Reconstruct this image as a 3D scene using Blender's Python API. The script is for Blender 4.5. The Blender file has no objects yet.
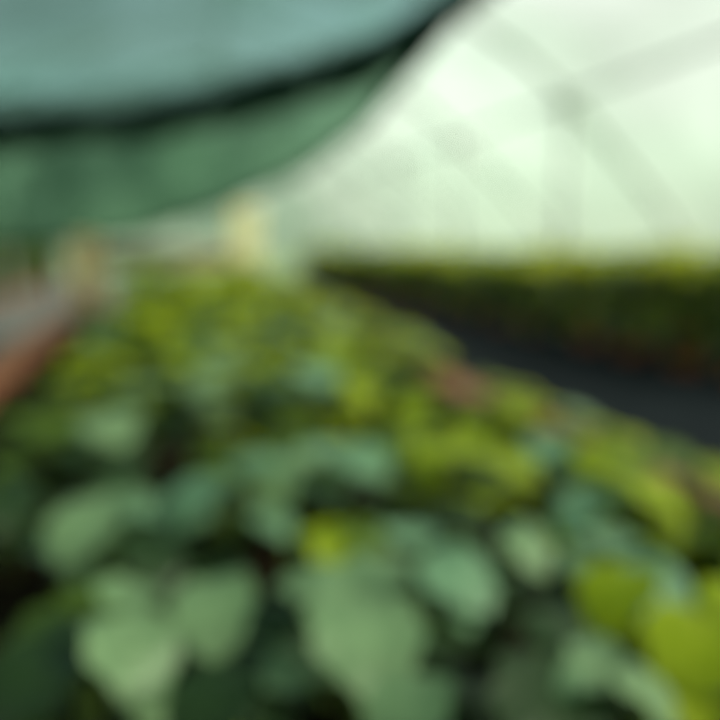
import bpy, math, random
from mathutils import Vector, Matrix
R = random.Random(7)
scene = bpy.context.scene
col = scene.collection

# ------------------------------------------------------------------ helpers
class MB:
    """collects geometry and links it as one mesh object"""
    def __init__(self): self.v = []; self.f = []; self.m = []; self.uv = []
    def add(self, verts, faces, mat=0, uvs=None):
        n = len(self.v); self.v += [tuple(p) for p in verts]
        self.uv += list(uvs) if uvs else [(0, 0)] * len(verts)
        for f in faces: self.f.append([i + n for i in f]); self.m.append(mat)
    def box(self, x0, x1, y0, y1, z0, z1, mat=0, bev=0.0):
        b = min(bev, (x1-x0)/3, (y1-y0)/3, (z1-z0)/3)
        if b <= 0:
            v = [(x, y, z) for z in (z0, z1) for y in (y0, y1) for x in (x0, x1)]
            self.add(v, [(0,2,3,1), (4,5,7,6), (0,1,5,4), (2,6,7,3), (0,4,6,2), (1,3,7,5)], mat); return
        rings = []
        for z, i in ((z0, b), (z0 + b, 0), (z1 - b, 0), (z1, b)):
            r = [(x0+b+i, y0+i), (x1-b-i, y0+i), (x1-i, y0+b+i), (x1-i, y1-b-i), (x1-b-i, y1-i), (x0+b+i, y1-i), (x0+i, y1-b-i), (x0+i, y0+b+i)]
            rings.append([(x, y, z) for x, y in r])
        fs = [tuple(range(7, -1, -1)), tuple(range(24, 32))]
        for k in range(3):
            for j in range(8): fs.append((k*8+j, k*8+(j+1) % 8, (k+1)*8+(j+1) % 8, (k+1)*8+j))
        self.add([p for r in rings for p in r], fs, mat)
    def tube(self, pts, rad, seg=10, mat=0):
        pts = [Vector(p) for p in pts]; n = len(pts)
        rads = rad if isinstance(rad, (list, tuple)) else [rad] * n
        vs, fs = [], []
        side = None
        for i, p in enumerate(pts):
            d = (pts[min(i+1, n-1)] - pts[max(i-1, 0)]).normalized()
            if side is None:
                side = d.cross(Vector((0, 0, 1)))
                if side.length < .1: side = d.cross(Vector((1, 0, 0)))
            side = (side - d * side.dot(d)).normalized(); up = d.cross(side)
            for k in range(seg):
                a = 2 * math.pi * k / seg
                vs.append(p + (side * math.cos(a) + up * math.sin(a)) * rads[i])
        for i in range(n - 1):
            for k in range(seg):
                a, b = i*seg + k, i*seg + (k+1) % seg
                fs.append((a, b, b + seg, a + seg))
        fs.append(tuple(range(seg - 1, -1, -1))); fs.append(tuple(range((n-1)*seg, n*seg)))
        self.add(vs, fs, mat)
    def lathe(self, prof, seg=24, c=(0, 0, 0), mat=0):
        vs = [(c[0] + r*math.cos(2*math.pi*k/seg), c[1] + r*math.sin(2*math.pi*k/seg), c[2] + z) for r, z in prof for k in range(seg)]
        fs = []
        for i in range(len(prof) - 1):
            for k in range(seg):
                a, b = i*seg + k, i*seg + (k+1) % seg
                fs.append((a, b, b + seg, a + seg))
        self.add(vs, fs, mat)
    def grid(self, rows, mat=0, uv=None):
        nr, nc = len(rows), len(rows[0])
        vs = [p for r in rows for p in r]
        fs = [(i*nc+j, i*nc+j+1, (i+1)*nc+j+1, (i+1)*nc+j) for i in range(nr-1) for j in range(nc-1)]
        self.add(vs, fs, mat, uv)
    def build(self, name, mats, parent=None, smooth=True, solid=0):
        me = bpy.data.meshes.new(name); me.from_pydata(self.v, [], self.f)
        for m in (mats if isinstance(mats, (list, tuple)) else [mats]): me.materials.append(m)
        me.polygons.foreach_set('material_index', self.m)
        me.polygons.foreach_set('use_smooth', [smooth] * len(self.f))
        ul = me.uv_layers.new(name='UVMap')
        li = [0] * len(me.loops); me.loops.foreach_get('vertex_index', li)
        flat = []
        for i in li: flat += self.uv[i]
        ul.data.foreach_set('uv', flat)
        me.update()
        o = bpy.data.objects.new(name, me); col.objects.link(o)
        if parent: o.parent = parent
        if solid:
            s = o.modifiers.new('Solidify', 'SOLIDIFY'); s.thickness = solid; s.offset = 0
        return o

def tag(o, label=None, cat=None, group=None, kind=None):
    if label: o['label'] = label
    if cat: o['category'] = cat
    if group: o['group'] = group
    if kind: o['kind'] = kind
    return o
def empty(name, loc=(0, 0, 0), rz=0.0):
    o = bpy.data.objects.new(name, None); col.objects.link(o)
    o.location = loc; o.rotation_euler = (0, 0, rz); o.empty_display_size = .1
    return o
def copy_tree(o, parent=None):
    c = o.copy(); col.objects.link(c); c.parent = parent
    for ch in list(o.children): copy_tree(ch, c)
    return c

# ------------------------------------------------------------------ materials
def mat(name):
    m = bpy.data.materials.new(name); m.use_nodes = True
    nt = m.node_tree; nt.nodes.clear()
    return m, nt, nt.nodes.new('ShaderNodeOutputMaterial')
def noise_ramp(nt, scale, stops, detail=3, coord='Object', vec_scale=None):
    tc = nt.nodes.new('ShaderNodeTexCoord'); n = nt.nodes.new('ShaderNodeTexNoise')
    n.inputs['Scale'].default_value = scale; n.inputs['Detail'].default_value = detail
    src = tc.outputs[coord]
    if vec_scale:
        mp = nt.nodes.new('ShaderNodeMapping'); mp.inputs['Scale'].default_value = vec_scale
        nt.links.new(src, mp.inputs['Vector']); src = mp.outputs['Vector']
    nt.links.new(src, n.inputs['Vector'])
    r = nt.nodes.new('ShaderNodeValToRGB'); nt.links.new(n.outputs['Fac'], r.inputs['Fac'])
    e = r.color_ramp.elements
    e[0].position, e[0].color = stops[0][0], (*stops[0][1], 1)
    e[1].position, e[1].color = stops[-1][0], (*stops[-1][1], 1)
    for p, c in stops[1:-1]:
        x = e.new(p); x.color = (*c, 1)
    return r, n
def simple(name, c0, c1, rough=.7, scale=8, metal=0.0, bump=.2, vec_scale=None, spec=.3):
    m, nt, out = mat(name)
    r, n = noise_ramp(nt, scale, [(.3, c0), (.7, c1)], vec_scale=vec_scale)
    p = nt.nodes.new('ShaderNodeBsdfPrincipled'); p.inputs['Roughness'].default_value = rough
    p.inputs['Metallic'].default_value = metal; p.inputs['Specular IOR Level'].default_value = spec
    nt.links.new(r.outputs['Color'], p.inputs['Base Color'])
    b = nt.nodes.new('ShaderNodeBump'); b.inputs['Strength'].default_value = bump; b.inputs['Distance'].default_value = .01
    nt.links.new(n.outputs['Fac'], b.inputs['Height']); nt.links.new(b.outputs['Normal'], p.inputs['Normal'])
    nt.links.new(p.outputs['BSDF'], out.inputs['Surface'])
    return m
def leaf_mat(name, col_, vein, trans, rough=.5, tw=.35):
    """blade colour mottled, pale midrib and side veins from the leaf's own UV, light passes through"""
    m, nt, out = mat(name); N = nt.nodes; L = nt.links
    uv = N.new('ShaderNodeUVMap'); sx = N.new('ShaderNodeSeparateXYZ'); L.new(uv.outputs['UV'], sx.inputs[0])
    ab = N.new('ShaderNodeMath'); ab.operation = 'ABSOLUTE'; L.new(sx.outputs['X'], ab.inputs[0])
    # side veins: sin((v - |u|*.35) * 40)
    mu = N.new('ShaderNodeMath'); mu.operation = 'MULTIPLY_ADD'; mu.inputs[1].default_value = -.35
    L.new(ab.outputs[0], mu.inputs[0]); L.new(sx.outputs['Y'], mu.inputs[2])
    m2 = N.new('ShaderNodeMath'); m2.operation = 'MULTIPLY'; m2.inputs[1].default_value = 42; L.new(mu.outputs[0], m2.inputs[0])
    sn = N.new('ShaderNodeMath'); sn.operation = 'SINE'; L.new(m2.outputs[0], sn.inputs[0])
    vr = N.new('ShaderNodeMapRange'); vr.inputs[1].default_value = .86; vr.inputs[2].default_value = 1.0; L.new(sn.outputs[0], vr.inputs[0])
    mr = N.new('ShaderNodeMapRange'); mr.inputs[1].default_value = .10; mr.inputs[2].default_value = .03; L.new(ab.outputs[0], mr.inputs[0])
    mx = N.new('ShaderNodeMath'); mx.operation = 'MAXIMUM'; L.new(vr.outputs[0], mx.inputs[0]); L.new(mr.outputs[0], mx.inputs[1])
    mh = N.new('ShaderNodeMath'); mh.operation = 'MULTIPLY'; mh.inputs[1].default_value = .45; L.new(mx.outputs[0], mh.inputs[0])
    d = tuple(c * .72 for c in col_); b = tuple(min(1, c * 1.22) for c in col_)
    r, n = noise_ramp(nt, 9, [(.32, d), (.68, b)])
    mc = N.new('ShaderNodeMix'); mc.data_type = 'RGBA'
    L.new(mh.outputs[0], mc.inputs['Factor']); L.new(r.outputs['Color'], mc.inputs['A']); mc.inputs['B'].default_value = (*vein, 1)
    p = N.new('ShaderNodeBsdfPrincipled'); p.inputs['Roughness'].default_value = rough
    p.inputs['Specular IOR Level'].default_value = .35
    L.new(mc.outputs['Result'], p.inputs['Base Color'])
    bm = N.new('ShaderNodeBump'); bm.inputs['Strength'].default_value = .35; bm.inputs['Distance'].default_value = .002; bm.invert = True
    L.new(mx.outputs[0], bm.inputs['Height']); L.new(bm.outputs['Normal'], p.inputs['Normal'])
    t = N.new('ShaderNodeBsdfTranslucent'); t.inputs['Color'].default_value = (*trans, 1)
    ms = N.new('ShaderNodeMixShader'); ms.inputs['Fac'].default_value = tw
    L.new(p.outputs['BSDF'], ms.inputs[1]); L.new(t.outputs['BSDF'], ms.inputs[2]); L.new(ms.outputs[0], out.inputs['Surface'])
    return m
def film_mat(name, tint0, tint1, clear0, clear1, scale, trans_col, vec_scale=None):
    """sheet that lets part of the light straight through and scatters the rest"""
    m, nt, out = mat(name); N = nt.nodes; L = nt.links
    r, n = noise_ramp(nt, scale, [(.35, tint0), (.65, tint1)], detail=4, vec_scale=vec_scale)
    t = N.new('ShaderNodeBsdfTransparent'); L.new(r.outputs['Color'], t.inputs['Color'])
    s = N.new('ShaderNodeBsdfTranslucent'); s.inputs['Color'].default_value = (*trans_col, 1)
    mr = N.new('ShaderNodeMapRange'); mr.inputs[1].default_value = .35; mr.inputs[2].default_value = .65
    mr.inputs[3].default_value = 1 - clear0; mr.inputs[4].default_value = 1 - clear1
    L.new(n.outputs['Fac'], mr.inputs[0])
    ms = N.new('ShaderNodeMixShader'); L.new(mr.outputs[0], ms.inputs['Fac'])
    L.new(t.outputs[0], ms.inputs[1]); L.new(s.outputs[0], ms.inputs[2]); L.new(ms.outputs[0], out.inputs['Surface'])
    return m

M = {
 'pale':  leaf_mat('grey_green_leaf',  (.175, .275, .135), (.29, .40, .21), (.17, .31, .08), .45, .25),
 'sea':   leaf_mat('sea_green_leaf',   (.155, .29, .165), (.30, .44, .27), (.14, .30, .10), .45, .25),
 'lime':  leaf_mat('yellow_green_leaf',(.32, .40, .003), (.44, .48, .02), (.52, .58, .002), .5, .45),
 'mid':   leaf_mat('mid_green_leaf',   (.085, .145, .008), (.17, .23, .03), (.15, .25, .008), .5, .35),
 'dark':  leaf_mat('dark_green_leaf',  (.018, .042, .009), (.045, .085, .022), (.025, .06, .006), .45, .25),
 'stem':  simple('green_stem', (.10, .17, .03), (.18, .24, .05), .6, 20),
 'wood':  simple('red_brown_board', (.17, .062, .030), (.30, .125, .065), .75, 5, vec_scale=(6, .6, 6)),
 'post':  simple('pale_timber', (.88, .48, .21), (.94, .58, .30), .7, 5, vec_scale=(5, 5, .8)),
 'cream': simple('cream_painted_timber', (.94, .79, .45), (.97, .86, .55), .6, 5, vec_scale=(5, 5, .8)),
 'grey_wood': simple('weathered_plank', (.30, .19, .12), (.42, .28, .19), .8, 6, vec_scale=(.6, 6, 6)),
 'soil':  simple('dark_soil', (.010, .007, .004), (.028, .018, .010), .95, 14, bump=.9, spec=.05),
 'floor': simple('dusty_concrete', (.07, .07, .064), (.12, .12, .108), .85, 2.5),
 'fabric':simple('black_woven_fabric', (.0065, .0095, .0115), (.011, .015, .0175), .8, 3, bump=.1, spec=.02),
 'clay':  simple('terracotta', (.36, .13, .055), (.50, .20, .09), .8, 10),
 'steel': simple('galvanised_steel', (.36, .42, .38), (.48, .54, .50), .6, 12, metal=.1),
 'roll':  simple('dark_green_net_roll', (.006, .022, .016), (.016, .045, .033), .9, 9, spec=.05, vec_scale=(1, 1, 6)),
 'grass': simple('outside_grass', (.10, .17, .06), (.20, .28, .12), .95, .5),
 'film':  film_mat('greenhouse_film', (.42, .52, .45), (1.0, .99, .98), .76, .92, .55, (.52, .60, .54)),
 'net':   film_mat('green_shade_net', (.10, .19, .14), (.27, .44, .32), .62, .75, .8, (.09, .18, .12)),
 'net_roof': film_mat('teal_shade_net', (.10, .155, .17), (.36, .57, .64), .60, .78, .42, (.14, .25, .22)),
}

# ------------------------------------------------------------------ the setting
Y0, Y1 = -4.0, 28.0
def half(s):                                    # roof line on one side of the ridge at x = 1
    base = [(7.95, 0), (7.80, .55), (7.60, 1.15), (7.15, 1.75), (6.35, 2.50), (5.46, 3.30), (4.62, 3.85), (3.55, 4.38), (2.5, 4.90), (1.0, 5.28)]
    return [(1 + s * (x - 1), z) for x, z in base]
arc = half(1) + half(-1)[::-1][1:]
b = MB()
rows = []
for i in range(65):
    y = Y0 + (Y1 - Y0) * i / 64
    sag = .05 * math.sin((y - 1.4) / 3.8 * math.pi) ** 2
    rows.append([(1 + (x - 1) * (1 - sag * .25), y, z - sag * (z > .3)) for x, z in arc])
b.grid([r[2:-2] for r in rows])
tag(b.build('ceiling', M['film']), 'arched pale green translucent film roof of the tunnel', 'ceiling', kind='structure')
for nm, sl in (('wall_right', slice(0, 3)), ('wall_left', slice(-3, None))):
    b = MB(); b.grid([r[sl] for r in rows]); tag(b.build(nm, M['film']), 'pale green film side wall of the tunnel', 'wall', kind='structure')
for nm, y in (('wall_back', Y1), ('wall_front', Y0)):
    b = MB(); n = len(arc)
    b.add([(x, y, z) for x, z in arc], [tuple(range(n))])
    tag(b.build(nm, M['film'], smooth=False), 'pale film end wall of the tunnel', 'wall', kind='structure')
b = MB(); b.box(-5.95, 7.95, Y0, Y1, -.12, 0)
tag(b.build('floor', M['floor'], smooth=False), 'dusty grey floor', 'floor', kind='structure')
b = MB(); b.box(-60, 60, -40, 90, -.30, -.14)
tag(b.build('ground', M['grass'], smooth=False), 'grass outside the tunnel', 'ground', kind='structure')

# black woven fabric laid over the right-hand aisle
b = MB(); rows = []; uv = []
for i in range(90):
    y = -1 + i * .32; r = []
    for j in range(40):
        x = 1.14 + 5.5 * j / 39
        r.append((x + .03 * math.sin(y * 1.7 + j), y, .010 + .004 * math.sin(x * 7 + y * 3.1) + .004 * math.sin(y * 6 - x * 2)))
    rows.append(r)
b.grid(rows)
tag(b.build('ground_cover_fabric', M['fabric'], solid=.003), 'black woven ground cover laid along the aisle right of the raised bed', 'ground cover')

# roof frames every 3.8 m with an upright at each haunch
def frame():
    root = empty('roof_frame')
    a = MB(); a.tube([(1 + (x - 1) * .985, 0, z * .985 + .0) for x, z in arc], .05); a.build('arch_pipe', M['steel'], root)
    for sx in (5.38, -3.38):
        p = MB(); p.tube([(sx, 0, 0), (sx, 0, 3.20)], .062, 12); p.lathe([(.0, .0), (.13, .0), (.13, .02), (.08, .03)], 16, (sx, 0, 0))
        p.build('upright', M['steel'], root)
        c = MB(); c.box(sx-.14, sx+.14, -.11, .11, 3.04, 3.30, bev=.03); c.build('bracket', M['steel'], root)
    return root
fr = frame()
flab = ['grey steel roof frame behind the viewer at the near end of the tunnel', 'grey steel roof frame overhead beside the near half of the raised bed',
        'grey steel roof frame whose bracket shows largest at upper right', 'second steel roof frame, its upright standing left of the largest bracket',
        'third steel roof frame beyond the far end of the raised bed', 'fourth steel roof frame, faint behind the far plants',
        'fifth and faintest steel roof frame close to the end wall']
for i, y in enumerate((1.4, 5.2, 9.0, 12.8, 16.6, 20.4, 24.2)):
    o = fr if i == 0 else copy_tree(fr)
    o.location = (0, y, 0); tag(o, flab[i], 'roof frame', 'steel frames carrying the film roof')
for x, z, lb in ((5.22, 3.17, 'grey pipe running lengthwise under the right haunch of the roof'),
                 (-3.22, 3.17, 'grey pipe running lengthwise under the left haunch of the roof'),
                 (1.0, 5.08, 'grey ridge pipe running lengthwise at the top of the roof')):
    b = MB(); b.tube([(x, Y0 + .1, z), (x, (Y0 + Y1) / 2, z), (x, Y1 - .1, z)], .034, 12)
    tag(b.build('purlin', M['steel']), lb, 'pipe')

# ------------------------------------------------------------------ shade net over the left half
band = [(-5.05, 13.4, 2.35), (-4.0, 12.2, 2.62), (-3.0, 11.2, 2.78), (-2.03, 10.18, 2.80), (-1.1, 9.45, 2.77), (-.16, 8.71, 2.75), (.55, 7.6, 2.71), (1.17, 6.42, 2.70), (1.55, 5.8, 2.72), (1.74, 5.25, 2.75), (1.86, 4.57, 2.80), (1.94, 3.9, 2.88), (2.0, 3.0, 3.02), (2.05, 1.5, 3.1), (2.05, -1.5, 3.1)]
def cat(pts, k=6):
    out = []; n = len(pts)
    for i in range(n - 1):
        p = [Vector(pts[max(0, min(n - 1, i + d))]) for d in (-1, 0, 1, 2)]
        for s in range(k):
            t = s / k
            out.append(.5 * ((2*p[1]) + (p[2]-p[0])*t + (2*p[0]-5*p[1]+4*p[2]-p[3])*t*t + (3*p[1]-p[0]-3*p[2]+p[3])*t**3))
    out.append(Vector(pts[-1])); return out
bs = cat(band)
net = empty('shade_net', (-1.5, 8.0, 2.8))
def shift(b_): b_.v = [(x + 1.5, y - 8.0, z - 2.8) for x, y, z in b_.v]; return b_
# ceiling panel from the roll back over the viewer
b = MB(); rows = []
for i, p in enumerate(bs):
    e = Vector((-5.0, min(p.y * .9 - 2.0, 9.5), 2.45)) if p.x > -4.9 else Vector((-5.1, 9.6, 2.45))
    r = []
    for j in range(25):
        t = j / 24; q = p.lerp(e, t)
        q.z += .10 * math.sin(t * math.pi * 3) * t * (1 - t) * 4 - .16 * math.sin(math.pi * t)**2 * .6 + .03 * math.sin(i * .8 + t * 9)
        r.append(q)
    rows.append(r)
b.grid(rows); shift(b).build('roof_panel', M['net_roof'], net)
# gathered roll along the edge
b = MB(); n = len(bs)
b.tube([p + Vector((0, 0, -.04)) for p in bs], [(.42 - .32 * min(1, max(0, i / 62))) * (1 + .12 * math.sin(i * 1.9) + .07 * math.sin(i * .7)) for i in range(n)], 14)
shift(b).build('rolled_edge', M['roll'], net)
# flap hanging from the roll, long at the left and running out at the right
b = MB(); rows = []
drop = [1.25, 1.38, 1.52, 1.60, 1.52, 1.34, 1.10, .80, .54, .30, .10, .04]
for i in range(0, 11 * 6 + 1):
    p = bs[i]; k = i / 6; a = int(k); d = drop[a] + (drop[min(11, a+1)] - drop[a]) * (k - a)
    r = []
    for j in range(17):
        t = j / 16
        w = (.09 * math.sin(i * .9 + t * 1.5) * t + .05 * math.sin(i * .37 + 4 * t)) * max(.1, 1 - i / 55)
        r.append(p + Vector((w, w * .8 + .06, -d * t)))
    rows.append(r)
b.grid(rows); fl = shift(b).build('hanging_flap', M['net'], net)
b = MB(); b.tube([r[-1] for r in rows], .035, 8); shift(b).build('hem', M['roll'], net)
tag(net, 'green shade net sagging across the upper left with a dark rolled edge and hanging flap', 'shade net')

# ------------------------------------------------------------------ raised bed
BL, BR, BN, BF = -.80, 1.10, -.6, 7.3
bed = empty('raised_bed', (.15, 3.35, 0))
def bshift(b_): b_.v = [(x - .15, y - 3.35, z) for x, y, z in b_.v]; return b_
for x0, x1 in ((BL - .05, BL + .0), (BR, BR + .05)):
    s = MB()
    for k in range(4): s.box(x0, x1, BN, BF, .004 + k * .148, .148 + k * .148, bev=.006)
    bshift(s).build('side_board', M['wood'], bed, smooth=False)
    c = MB(); xc = (x0 + x1) / 2
    c.box(xc - .085, xc + .085, BN, BF, .598, .640, bev=.008); bshift(c).build('cap_board', M['wood'], bed, smooth=False)
for y in (BN - .05, BF):
    s = MB()
    for k in range(4): s.box(BL, BR, y, y + .05, .004 + k * .148, .148 + k * .148, bev=.006)
    bshift(s).build('end_board', M['wood'], bed, smooth=False)
s = MB(); s.box(BL - .12, BL + .13, BF + .055, BF + .17, 0, 1.30, bev=.012); bshift(s).build('corner_post', M['post'], bed, smooth=False)
s = MB(); s.box(.60, .92, BF + .055, BF + .17, 0, 1.62, bev=.012); p = bshift(s).build('corner_post', M['cream'], bed, smooth=False); p['label'] = 'taller cream corner post'
s = MB(); s.box(BL + .13, .60, BF + .07, BF + .12, 1.02, 1.21, bev=.01); bshift(s).build('cross_rail', M['grey_wood'], bed, smooth=False)
tag(bed, 'long reddish-brown timber raised bed with pale posts at its far end', 'raised bed')
b = MB(); rows = []
for i in range(90):
    y = BN + .005 + (BF - BN - .01) * i / 89
    rows.append([(BL + .005 + (BR - BL - .01) * j / 24, y, .52 + .02 * math.sin(j * 1.3 + i * .7) + .015 * math.sin(j * 2.9 - i * 1.7)) for j in range(25)])
b.grid(rows)
tag(b.build('soil', M['soil']), 'dark moist soil filling the raised bed', 'soil', kind='stuff')

# ------------------------------------------------------------------ plants
def blade(mb, base, az, pitch, L, W, droop, cup, mat_i, rnd, roll=0.0, nu=13, nv=10, shape='round'):
    """one leaf: rows along the midrib, bent down towards the tip, cupped, wavy rim"""
    d = Vector((math.cos(az), math.sin(az), 0)); side0 = Vector((-math.sin(az), math.cos(az), 0))
    pos = Vector(base); ang = pitch; rows = []; uv = []
    ph = rnd.random() * 6
    for i in range(nu + 1):
        v = i / nu
        if shape == 'round': w = math.sin(math.pi * min(1, v * .93 + .07) ** .80) ** .62
        else: w = math.sin(math.pi * min(1, v * .95 + .05) ** .72) ** .95
        t = d * math.cos(ang) + Vector((0, 0, math.sin(ang)))
        nrm = (-d * math.sin(ang) + Vector((0, 0, math.cos(ang))))
        side = side0 * math.cos(roll) + nrm * math.sin(roll); nn = nrm * math.cos(roll) - side0 * math.sin(roll)
        r = []
        for j in range(nv + 1):
            u = -1 + 2 * j / nv
            lobe = 1 + .06 * math.sin(v * 17 + ph + (2 if u > 0 else 0)) * abs(u)
            r.append(pos + side * (u * w * W * .5 * lobe) + nn * (cup * W * (abs(u) ** 1.6) * w + .028 * W * math.sin(v * 13 + ph + u * 2) * abs(u)))
            uv.append((u, v))
        rows.append(r)
        pos = pos + t * (L / nu); ang -= droop / nu
    mb.grid(rows, mat_i, uv)

def low_plant(mname, seed, under='dark', ncap=2, nring=9, L=.13, H=.24, cap_az=None, wr=.92):
    """bedding plant: a short stem, petioles and leaves; ncap broad leaves on top. Size for scale 1"""
    rnd = random.Random(seed); root = empty('leafy_plant')
    st = MB(); fo = MB()
    st.tube([(0, 0, -.02), (.004, .003, H * .35), (-.003, 0, H * .62)], [.009, .008, .005], 7)
    def leaf(az, top, out_, pitch, l, w, droop, cup, mi, roll):
        q = Vector((math.cos(az) * out_, math.sin(az) * out_, top))
        s0 = Vector((0, 0, H * rnd.uniform(.15, .5)))
        mid = (s0 + q) / 2 + Vector((math.cos(az) * out_ * .2, math.sin(az) * out_ * .2, -.01))
        st.tube([s0, mid, q], [.0035, .003, .0025], 5)
        blade(fo, q, az, pitch, l, w, droop, cup, mi, rnd, roll)
    for k in range(ncap):
        az = (cap_az if cap_az is not None else rnd.uniform(0, 6.28)) + (0, 2.4, -2.1)[k]
        leaf(az, H * rnd.uniform(.90, 1.0), .008, (rnd.uniform(-.15, .0) if k == 0 else rnd.uniform(.1, .5)), L * (1 if k == 0 else .72), L * wr * (1 if k == 0 else .72), rnd.uniform(.8, 1.1), .05, 0, rnd.uniform(-.2, .2))
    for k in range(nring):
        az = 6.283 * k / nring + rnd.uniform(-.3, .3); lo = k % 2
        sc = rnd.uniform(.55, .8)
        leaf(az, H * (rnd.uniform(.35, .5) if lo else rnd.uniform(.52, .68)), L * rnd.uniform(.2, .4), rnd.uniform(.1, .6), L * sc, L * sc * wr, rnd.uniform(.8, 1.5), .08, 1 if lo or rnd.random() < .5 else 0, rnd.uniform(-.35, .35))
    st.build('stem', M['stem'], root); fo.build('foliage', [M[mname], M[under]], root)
    return root

# hand-placed plants in the near half: x, y, scale, leaf kind, heading of the top leaf, variant, height, label
near = [
 (-.060, .800, .95, 'pale', 4.4, 'a', 1.0, 'big pale olive-green plant with a leaf hanging towards the bottom left of the bed'),
 ( .035, .850, .90, 'pale', 5.2, 'b', 1.04, 'grey-green plant with a long arched leaf, right of the big pale one at bottom left'),
 (-.165, 1.215, 1.05, 'pale', 3.3, 'c', 1.0, 'grey-green round-leaved plant at the left side, above the pale olive one'),
 ( .030, 1.325, 1.30, 'sea', 5.9, 'a', 1.05, 'sea-green broad-leaved plant left of centre, brightest of its colour there'),
 (-.171, 1.90, 1.35, 'pale', 2.9, 'b', 1.0, 'dull grey-green plant on the left, behind the round-leaved one'),
 ( .110, 2.46, 1.45, 'pale', 5.6, 'c', 1.05, 'pale tilted-leaved plant left of centre, halfway up the bed'),
 ( .491, 2.46, 1.65, 'sea', 5.0, 'b', 1.08, 'pale sea-green plant halfway up the bed, just right of its middle line'),
 ( .403, 1.47, 1.15, 'sea', .6, 'c', .95, 'teal-green plant in the middle of the bed'),
 ( .184, 1.36, .95, 'pale', 1.9, 'a', .98, 'small olive-grey plant between the sea-green and the teal plants'),
 ( .213, .765, 1.25, 'pale', 4.2, 'c', 1.03, 'large round pale-leaved plant at the bottom centre of the bed'),
 ( .398, .915, 1.05, 'sea', 2.6, 'a', .96, 'blue-grey plant right of centre, above the dark gap'),
 ( .525, .940, .72, 'pale', 4.9, 'b', .98, 'small grey-green plant in front of the brightest yellow-green one'),
 ( .700, 1.07, .80, 'sea', 3.8, 'c', .93, 'small grey leaf rosette between two bright yellow-green plants at right'),
 ( .867, 1.47, .95, 'sea', 1.2, 'b', .96, 'dim grey-green plant by the right edge of the bed'),
 ( .674, .83, 1.00, 'sea', .2, 'a', .92, 'grey-green plant under the bright plant at the right edge of the view'),
 ( .491, .60, .70, 'pale', 4.6, 'c', .92, 'small pale plant in the dark corner at bottom right'),
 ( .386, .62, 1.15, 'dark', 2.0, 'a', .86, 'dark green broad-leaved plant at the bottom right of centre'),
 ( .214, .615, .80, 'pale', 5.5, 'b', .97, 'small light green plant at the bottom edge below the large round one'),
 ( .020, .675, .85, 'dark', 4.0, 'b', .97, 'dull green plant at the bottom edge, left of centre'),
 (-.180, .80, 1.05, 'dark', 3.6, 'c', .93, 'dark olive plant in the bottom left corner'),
 ( .579, 2.16, 1.10, 'lime', .9, 'a', 1.0, 'bright yellow-green plant in front of the pale sea-green one'),
 ( .679, 1.90, 1.15, 'lime', 5.4, 'b', 1.0, 'light yellow-green plant near the right edge, by the bare board'),
 ( .690, 1.32, 1.35, 'lime', 4.6, 'c', 1.05, 'brightest yellow-green plant right of centre'),
 ( .861, 1.07, 1.3, 'lime', .3, 'a', 1.04, 'vivid yellow-green plant farthest right against the black aisle'),
 ( .911, 1.33, .95, 'lime', 3.9, 'b', 1.0, 'yellow-green plant standing out at the bed edge between two brighter ones'),
 ( .571, .775, .95, 'lime', 5.7, 'b', .99, 'olive-yellow plant slanting across the lower right'),
 ( .585, .645, .95, 'lime', 5.9, 'a', .97, 'olive-yellow plant in the lower right corner'),
 ( .232, 1.045, .62, 'lime', 1.0, 'c', .92, 'small vivid yellow-green plant in the centre foreground'),
 ( .543, 1.43, .80, 'lime', 2.2, 'a', .96, 'small yellow-green plant right behind the teal one'),
 (-.318, 1.99, 1.25, 'mid', 2.6, 'c', .92, 'dark olive-green plant at the left edge of the view'),
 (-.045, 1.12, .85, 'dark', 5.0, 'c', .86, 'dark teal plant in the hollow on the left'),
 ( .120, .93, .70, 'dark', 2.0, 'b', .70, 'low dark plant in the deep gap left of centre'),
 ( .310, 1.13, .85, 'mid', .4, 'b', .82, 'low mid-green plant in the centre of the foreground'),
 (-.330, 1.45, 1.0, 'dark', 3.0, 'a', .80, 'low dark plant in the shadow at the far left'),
]
protos = {}
def proto(kind, var):
    if (kind, var) not in protos:
        under = {'pale': 'dark', 'sea': 'dark', 'lime': 'mid', 'mid': 'dark', 'dark': 'dark'}[kind]  # darker green for ring leaves puts the shade of the gaps into leaf colour
        i = 'abc'.index(var)
        protos[(kind, var)] = [low_plant(kind, 11 + i * 5 + len(kind), under, ncap=(2, 1, 3)[i], nring=(8, 9, 7)[i], cap_az=0.0), False]
    return protos[(kind, var)]
def put(kind, var, x, y, rz, s, sz, label, group=None):
    pr = proto(kind, var)
    o = copy_tree(pr[0]) if pr[1] else pr[0]
    pr[1] = True
    if 'group' in o: del o['group']
    o.location = (x, y, .515); o.rotation_euler = (0, 0, rz); o.scale = (s, s, sz)
    return tag(o, label, 'plant', group)
taken = []
for x, y, s, k, az, v, hz, lb in near:
    az = 4.6 + .28 * (math.sin(az * 3) * 3)
    off = .065 * s                                     # the top leaf sits beside the stem
    put(k, v, x - math.cos(az) * off, y - math.sin(az) * off, az, s, hz, lb, 'leafy plants in the near half of the raised bed')
    taken.append((x, y, .085 * s))
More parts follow.
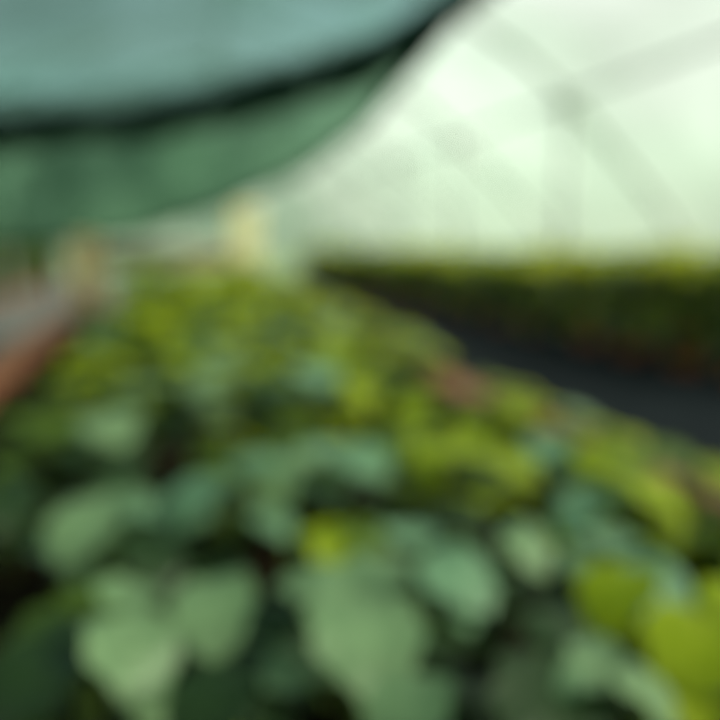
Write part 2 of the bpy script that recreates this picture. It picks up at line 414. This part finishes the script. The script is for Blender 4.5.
# the rest of the bed
cname = {'pale': 'pale grey-green', 'sea': 'sea-green', 'lime': 'yellow-green', 'mid': 'mid-green', 'dark': 'dark green'}
def zone(x, y):
    d = 'near third' if y < 2.3 else ('middle' if y < 4.4 else 'far third')
    s = 'left side' if x < -.15 else ('centre line' if x < .55 else 'right side')
    return d, s
cname = {'pale': 'pale grey-green', 'sea': 'sea-green', 'lime': 'yellow-green', 'mid': 'mid-green', 'dark': 'dark green'}
y = .98; q = 0
while y < 7.1:
    if not 2.45 < y < 2.70:
        k = ('lime', 'lime', 'mid', 'lime', 'pale')[q % 5]; d = zone(1, y)[0]
        put(k, 'abc'[q % 3], 1.05 + R.uniform(-.02, .02), y, R.uniform(-.6, .6) - .3, R.uniform(1.15, 1.3) * (1 + .04 * y), (.93 if y < 2.35 else 1.12) * (1 + .08 * max(0, y - 3)),
            f'{cname[k]} leafy plant leaning over the right-hand board, {d} of the raised bed', f'{cname[k]} plants on the right-hand edge, {d} of the bed')
        taken.append((1.045, y, .07)); q += 1
    y += .15 + .022 * y
y = .75; row = 0
while y < 7.15:
    step = .20 + .018 * y
    nx = int(1.72 / step)
    for j in range(nx + 1):
        x = -.70 + 1.70 * (j + (.5 if row % 2 else .3)) / (nx + .3) + R.uniform(-.03, .03); yy = y + R.uniform(-.05, .05)
        if x > .97 or (x > .88 and 2.45 < yy < 2.7) or any(math.hypot(x - a, yy - c) < r + .045 for a, c, r in taken): continue
        if yy > 2.3 and x < -.42: continue            # the left board stays in view here
        if x < -.01 - .21 * yy - .12: continue          # outside the frame on the left
        e = x > .45 + .1 * R.random()
        if yy > 5.0: k = R.choices(['lime', 'mid', 'pale'], [8, 1.5, .6])[0]
        elif yy > 2.4: k = R.choices(['lime', 'mid', 'pale', 'sea'], [8 if e else 5, 1.5, 1.6, 1.6])[0]
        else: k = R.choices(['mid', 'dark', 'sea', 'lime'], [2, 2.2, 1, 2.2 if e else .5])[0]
        s = R.uniform(.9, 1.15) * (1 + .09 * max(0, yy - 1.5)); hz = R.uniform(.80, 1.0) * (1 + .32 * max(0, yy - 3.2))
        if yy < 2.3: hz *= .86; s *= .9
        d, sd = zone(x, yy)
        lb = f'{cname[k]} leafy plant in the {d} of the raised bed, on its {sd}'
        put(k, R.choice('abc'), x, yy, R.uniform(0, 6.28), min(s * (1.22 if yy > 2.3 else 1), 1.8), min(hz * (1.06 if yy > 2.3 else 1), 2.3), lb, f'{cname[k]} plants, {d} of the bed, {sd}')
        taken.append((x, yy, .05))
    y += step; row += 1

# ------------------------------------------------------------------ tall bushy plants in pots along both sides
def tall_plant(seed, top='lime'):
    rnd = random.Random(seed); root = empty('potted_plant')
    p = MB()
    p.lathe([(.0, .0), (.115, .0), (.12, .01), (.155, .25), (.155, .26), (.175, .262), (.178, .315), (.155, .318), (.148, .27), (0, .268)], 28)
    p.build('pot', M['clay'], root)
    s = MB(); s.lathe([(.147, .272), (.10, .285), (0, .29)], 20); s.build('potting_soil', M['soil'], root)
    st = MB(); fo = MB()
    for q in range(5):
        a = q * 1.257 + rnd.uniform(-.3, .3); sp = .36 if q else .04
        pts = [(0.03 * math.cos(a), .03 * math.sin(a), .26)]
        for t in (.33, .66, 1):
            pts.append((math.cos(a) * sp * t + rnd.uniform(-.02, .02), math.sin(a) * sp * t + rnd.uniform(-.02, .02), .26 + .80 * t * rnd.uniform(.88, 1.0)))
        st.tube(pts, [.012, .010, .007, .004], 6)
        for k in range(26):
            t = (k + .5) / 26 * .94 + .06; seg = min(2, int(t * 3)); u = t * 3 - seg
            b0 = Vector(pts[seg]).lerp(Vector(pts[seg+1]), u); az = k * 2.4 + rnd.uniform(-.4, .4)
            out = rnd.uniform(.04, .10); q0 = b0 + Vector((math.cos(az) * out, math.sin(az) * out, .03))
            st.tube([b0, q0], [.003, .002], 4)
            l = rnd.uniform(.19, .28)
            if k < 10 and q: q0 = Vector((math.cos(a + k) * .21, math.sin(a + k) * .21, .26 + .03 * k)); az = a + k
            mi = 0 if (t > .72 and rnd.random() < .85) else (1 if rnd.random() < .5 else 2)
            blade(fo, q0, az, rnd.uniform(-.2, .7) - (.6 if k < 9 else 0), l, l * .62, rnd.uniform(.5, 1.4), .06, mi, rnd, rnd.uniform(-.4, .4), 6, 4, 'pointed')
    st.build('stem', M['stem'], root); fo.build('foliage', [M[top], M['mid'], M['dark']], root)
    return root
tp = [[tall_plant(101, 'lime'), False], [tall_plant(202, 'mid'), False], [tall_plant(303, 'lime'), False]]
def put_tall(i, x, y, rz, s, sz, label, group):
    pr = tp[i]; o = copy_tree(pr[0]) if pr[1] else pr[0]; pr[1] = True
    o.location = (x, y, .016 if x > 0 else 0); o.rotation_euler = (0, 0, rz); o.scale = (s, s, sz)
    return tag(o, label, 'potted plant', group)
rowlab = {0: 'large dark potted plant at the right edge of the view beyond the black aisle',
 1: 'bushy green potted plant second from the right edge, beyond the black aisle',
 2: 'dark bushy potted plant third from the right, its reddish pot just showing',
 3: 'dark leafed potted plant fourth from the right in the row',
 4: 'potted plant below the largest roof bracket with an orange terracotta pot in view',
 5: 'dark bushy plant left of the clearly visible terracotta pot',
 6: 'yellow-topped plant with a faint brown pot, middle of the right-hand row'}
ys = [4.95, 5.7, 6.6, 7.5, 8.75, 9.7, 10.9, 12.0, 13.1, 14.2, 15.3, 16.4, 17.5, 18.7, 20.0, 21.4, 23.0, 25.0]
for k, y in enumerate(ys):
    i = (1, 0, 1, 0, 2, 1, 0, 2, 0)[k % 9]
    lb = rowlab.get(k, 'distant bushy plant with a yellow-green top in the far part of the right-hand row')
    put_tall(i, 4.86 + R.uniform(-.05, .05), y, R.uniform(0, 6.28), 1.16, R.uniform(.96, 1.16), lb, 'potted plants in the front row right of the aisle' if k < 7 else 'far potted plants in the right-hand row')
for k in range(20):
    y = 5.4 + k * 1.0
    put_tall((1, 1, 2)[k % 3], 6.15 + R.uniform(-.05, .05), y, R.uniform(0, 6.28), 1.3, R.uniform(1.0, 1.12), 'bushy potted plant in the back row next to the right film wall', 'potted plants in the back row by the right wall')
for k in range(9):
    put_tall(1, -3.85 + R.uniform(-.1, .1), 15.2 + k * 1.2, R.uniform(0, 6.28), 1.3, R.uniform(1.3, 1.45), 'dark bushy potted plant far away on the left side under the shade net', 'potted plants far away at the left side')

# ------------------------------------------------------------------ light
w = bpy.data.worlds.new('sky'); scene.world = w; w.use_nodes = True
nt = w.node_tree; nt.nodes.clear(); N = nt.nodes; L = nt.links
out = N.new('ShaderNodeOutputWorld'); bg = N.new('ShaderNodeBackground'); L.new(bg.outputs[0], out.inputs[0])
tc = N.new('ShaderNodeTexCoord'); sx = N.new('ShaderNodeSeparateXYZ'); L.new(tc.outputs['Generated'], sx.inputs[0])
rp = N.new('ShaderNodeValToRGB'); L.new(sx.outputs['Z'], rp.inputs['Fac'])
e = rp.color_ramp.elements
e[0].position = 0.0; e[0].color = (.42, .54, .36, 1)
e[1].position = .75; e[1].color = (1.25, 1.25, 1.22, 1)
x = e.new(.12); x.color = (.52, .66, .50, 1)
x = e.new(.35); x.color = (.86, .90, .86, 1)
cl = N.new('ShaderNodeTexNoise'); cl.inputs['Scale'].default_value = 3.2; cl.inputs['Detail'].default_value = 3; L.new(tc.outputs['Generated'], cl.inputs['Vector'])
cm = N.new('ShaderNodeMapRange'); cm.inputs[1].default_value = .35; cm.inputs[2].default_value = .65; cm.inputs[3].default_value = .72; cm.inputs[4].default_value = 1.42
L.new(cl.outputs['Fac'], cm.inputs[0])
mx = N.new('ShaderNodeMix'); mx.data_type = 'RGBA'; mx.blend_type = 'MULTIPLY'; mx.inputs['Factor'].default_value = 1
L.new(rp.outputs['Color'], mx.inputs['A']); L.new(cm.outputs[0], mx.inputs['B']); L.new(mx.outputs['Result'], bg.inputs['Color'])
bg.inputs['Strength'].default_value = 1.22
ld = bpy.data.lights.new('sun', 'SUN'); ld.energy = 7.6; ld.angle = math.radians(14); ld.color = (1, .92, .76)
so = bpy.data.objects.new('sun', ld); col.objects.link(so)
so.rotation_euler = Vector((1.0, -.62, .78)).to_track_quat('Z', 'Y').to_euler()

# ------------------------------------------------------------------ camera
cd = bpy.data.cameras.new('camera'); cam = bpy.data.objects.new('camera', cd); col.objects.link(cam)
cd.sensor_width = 36; cd.lens = 35; cd.clip_end = 300; cd.clip_start = .02
cam.location = (0, 0, 1.2)
cam.rotation_euler = (math.radians(90 - 9.170), 0, math.radians(-15.0006))
cd.dof.use_dof = True; cd.dof.focus_distance = .22; cd.dof.aperture_fstop = 2.4; cd.dof.aperture_blades = 0
scene.camera = cam
vs = scene.view_settings
vs.view_transform = 'Standard'; vs.look = 'None'; vs.gamma = 1; vs.exposure = 0.0; vs.use_curve_mapping = False
scene.cycles.max_bounces = 10; scene.cycles.transparent_max_bounces = 24
scene.cycles.use_denoising = True
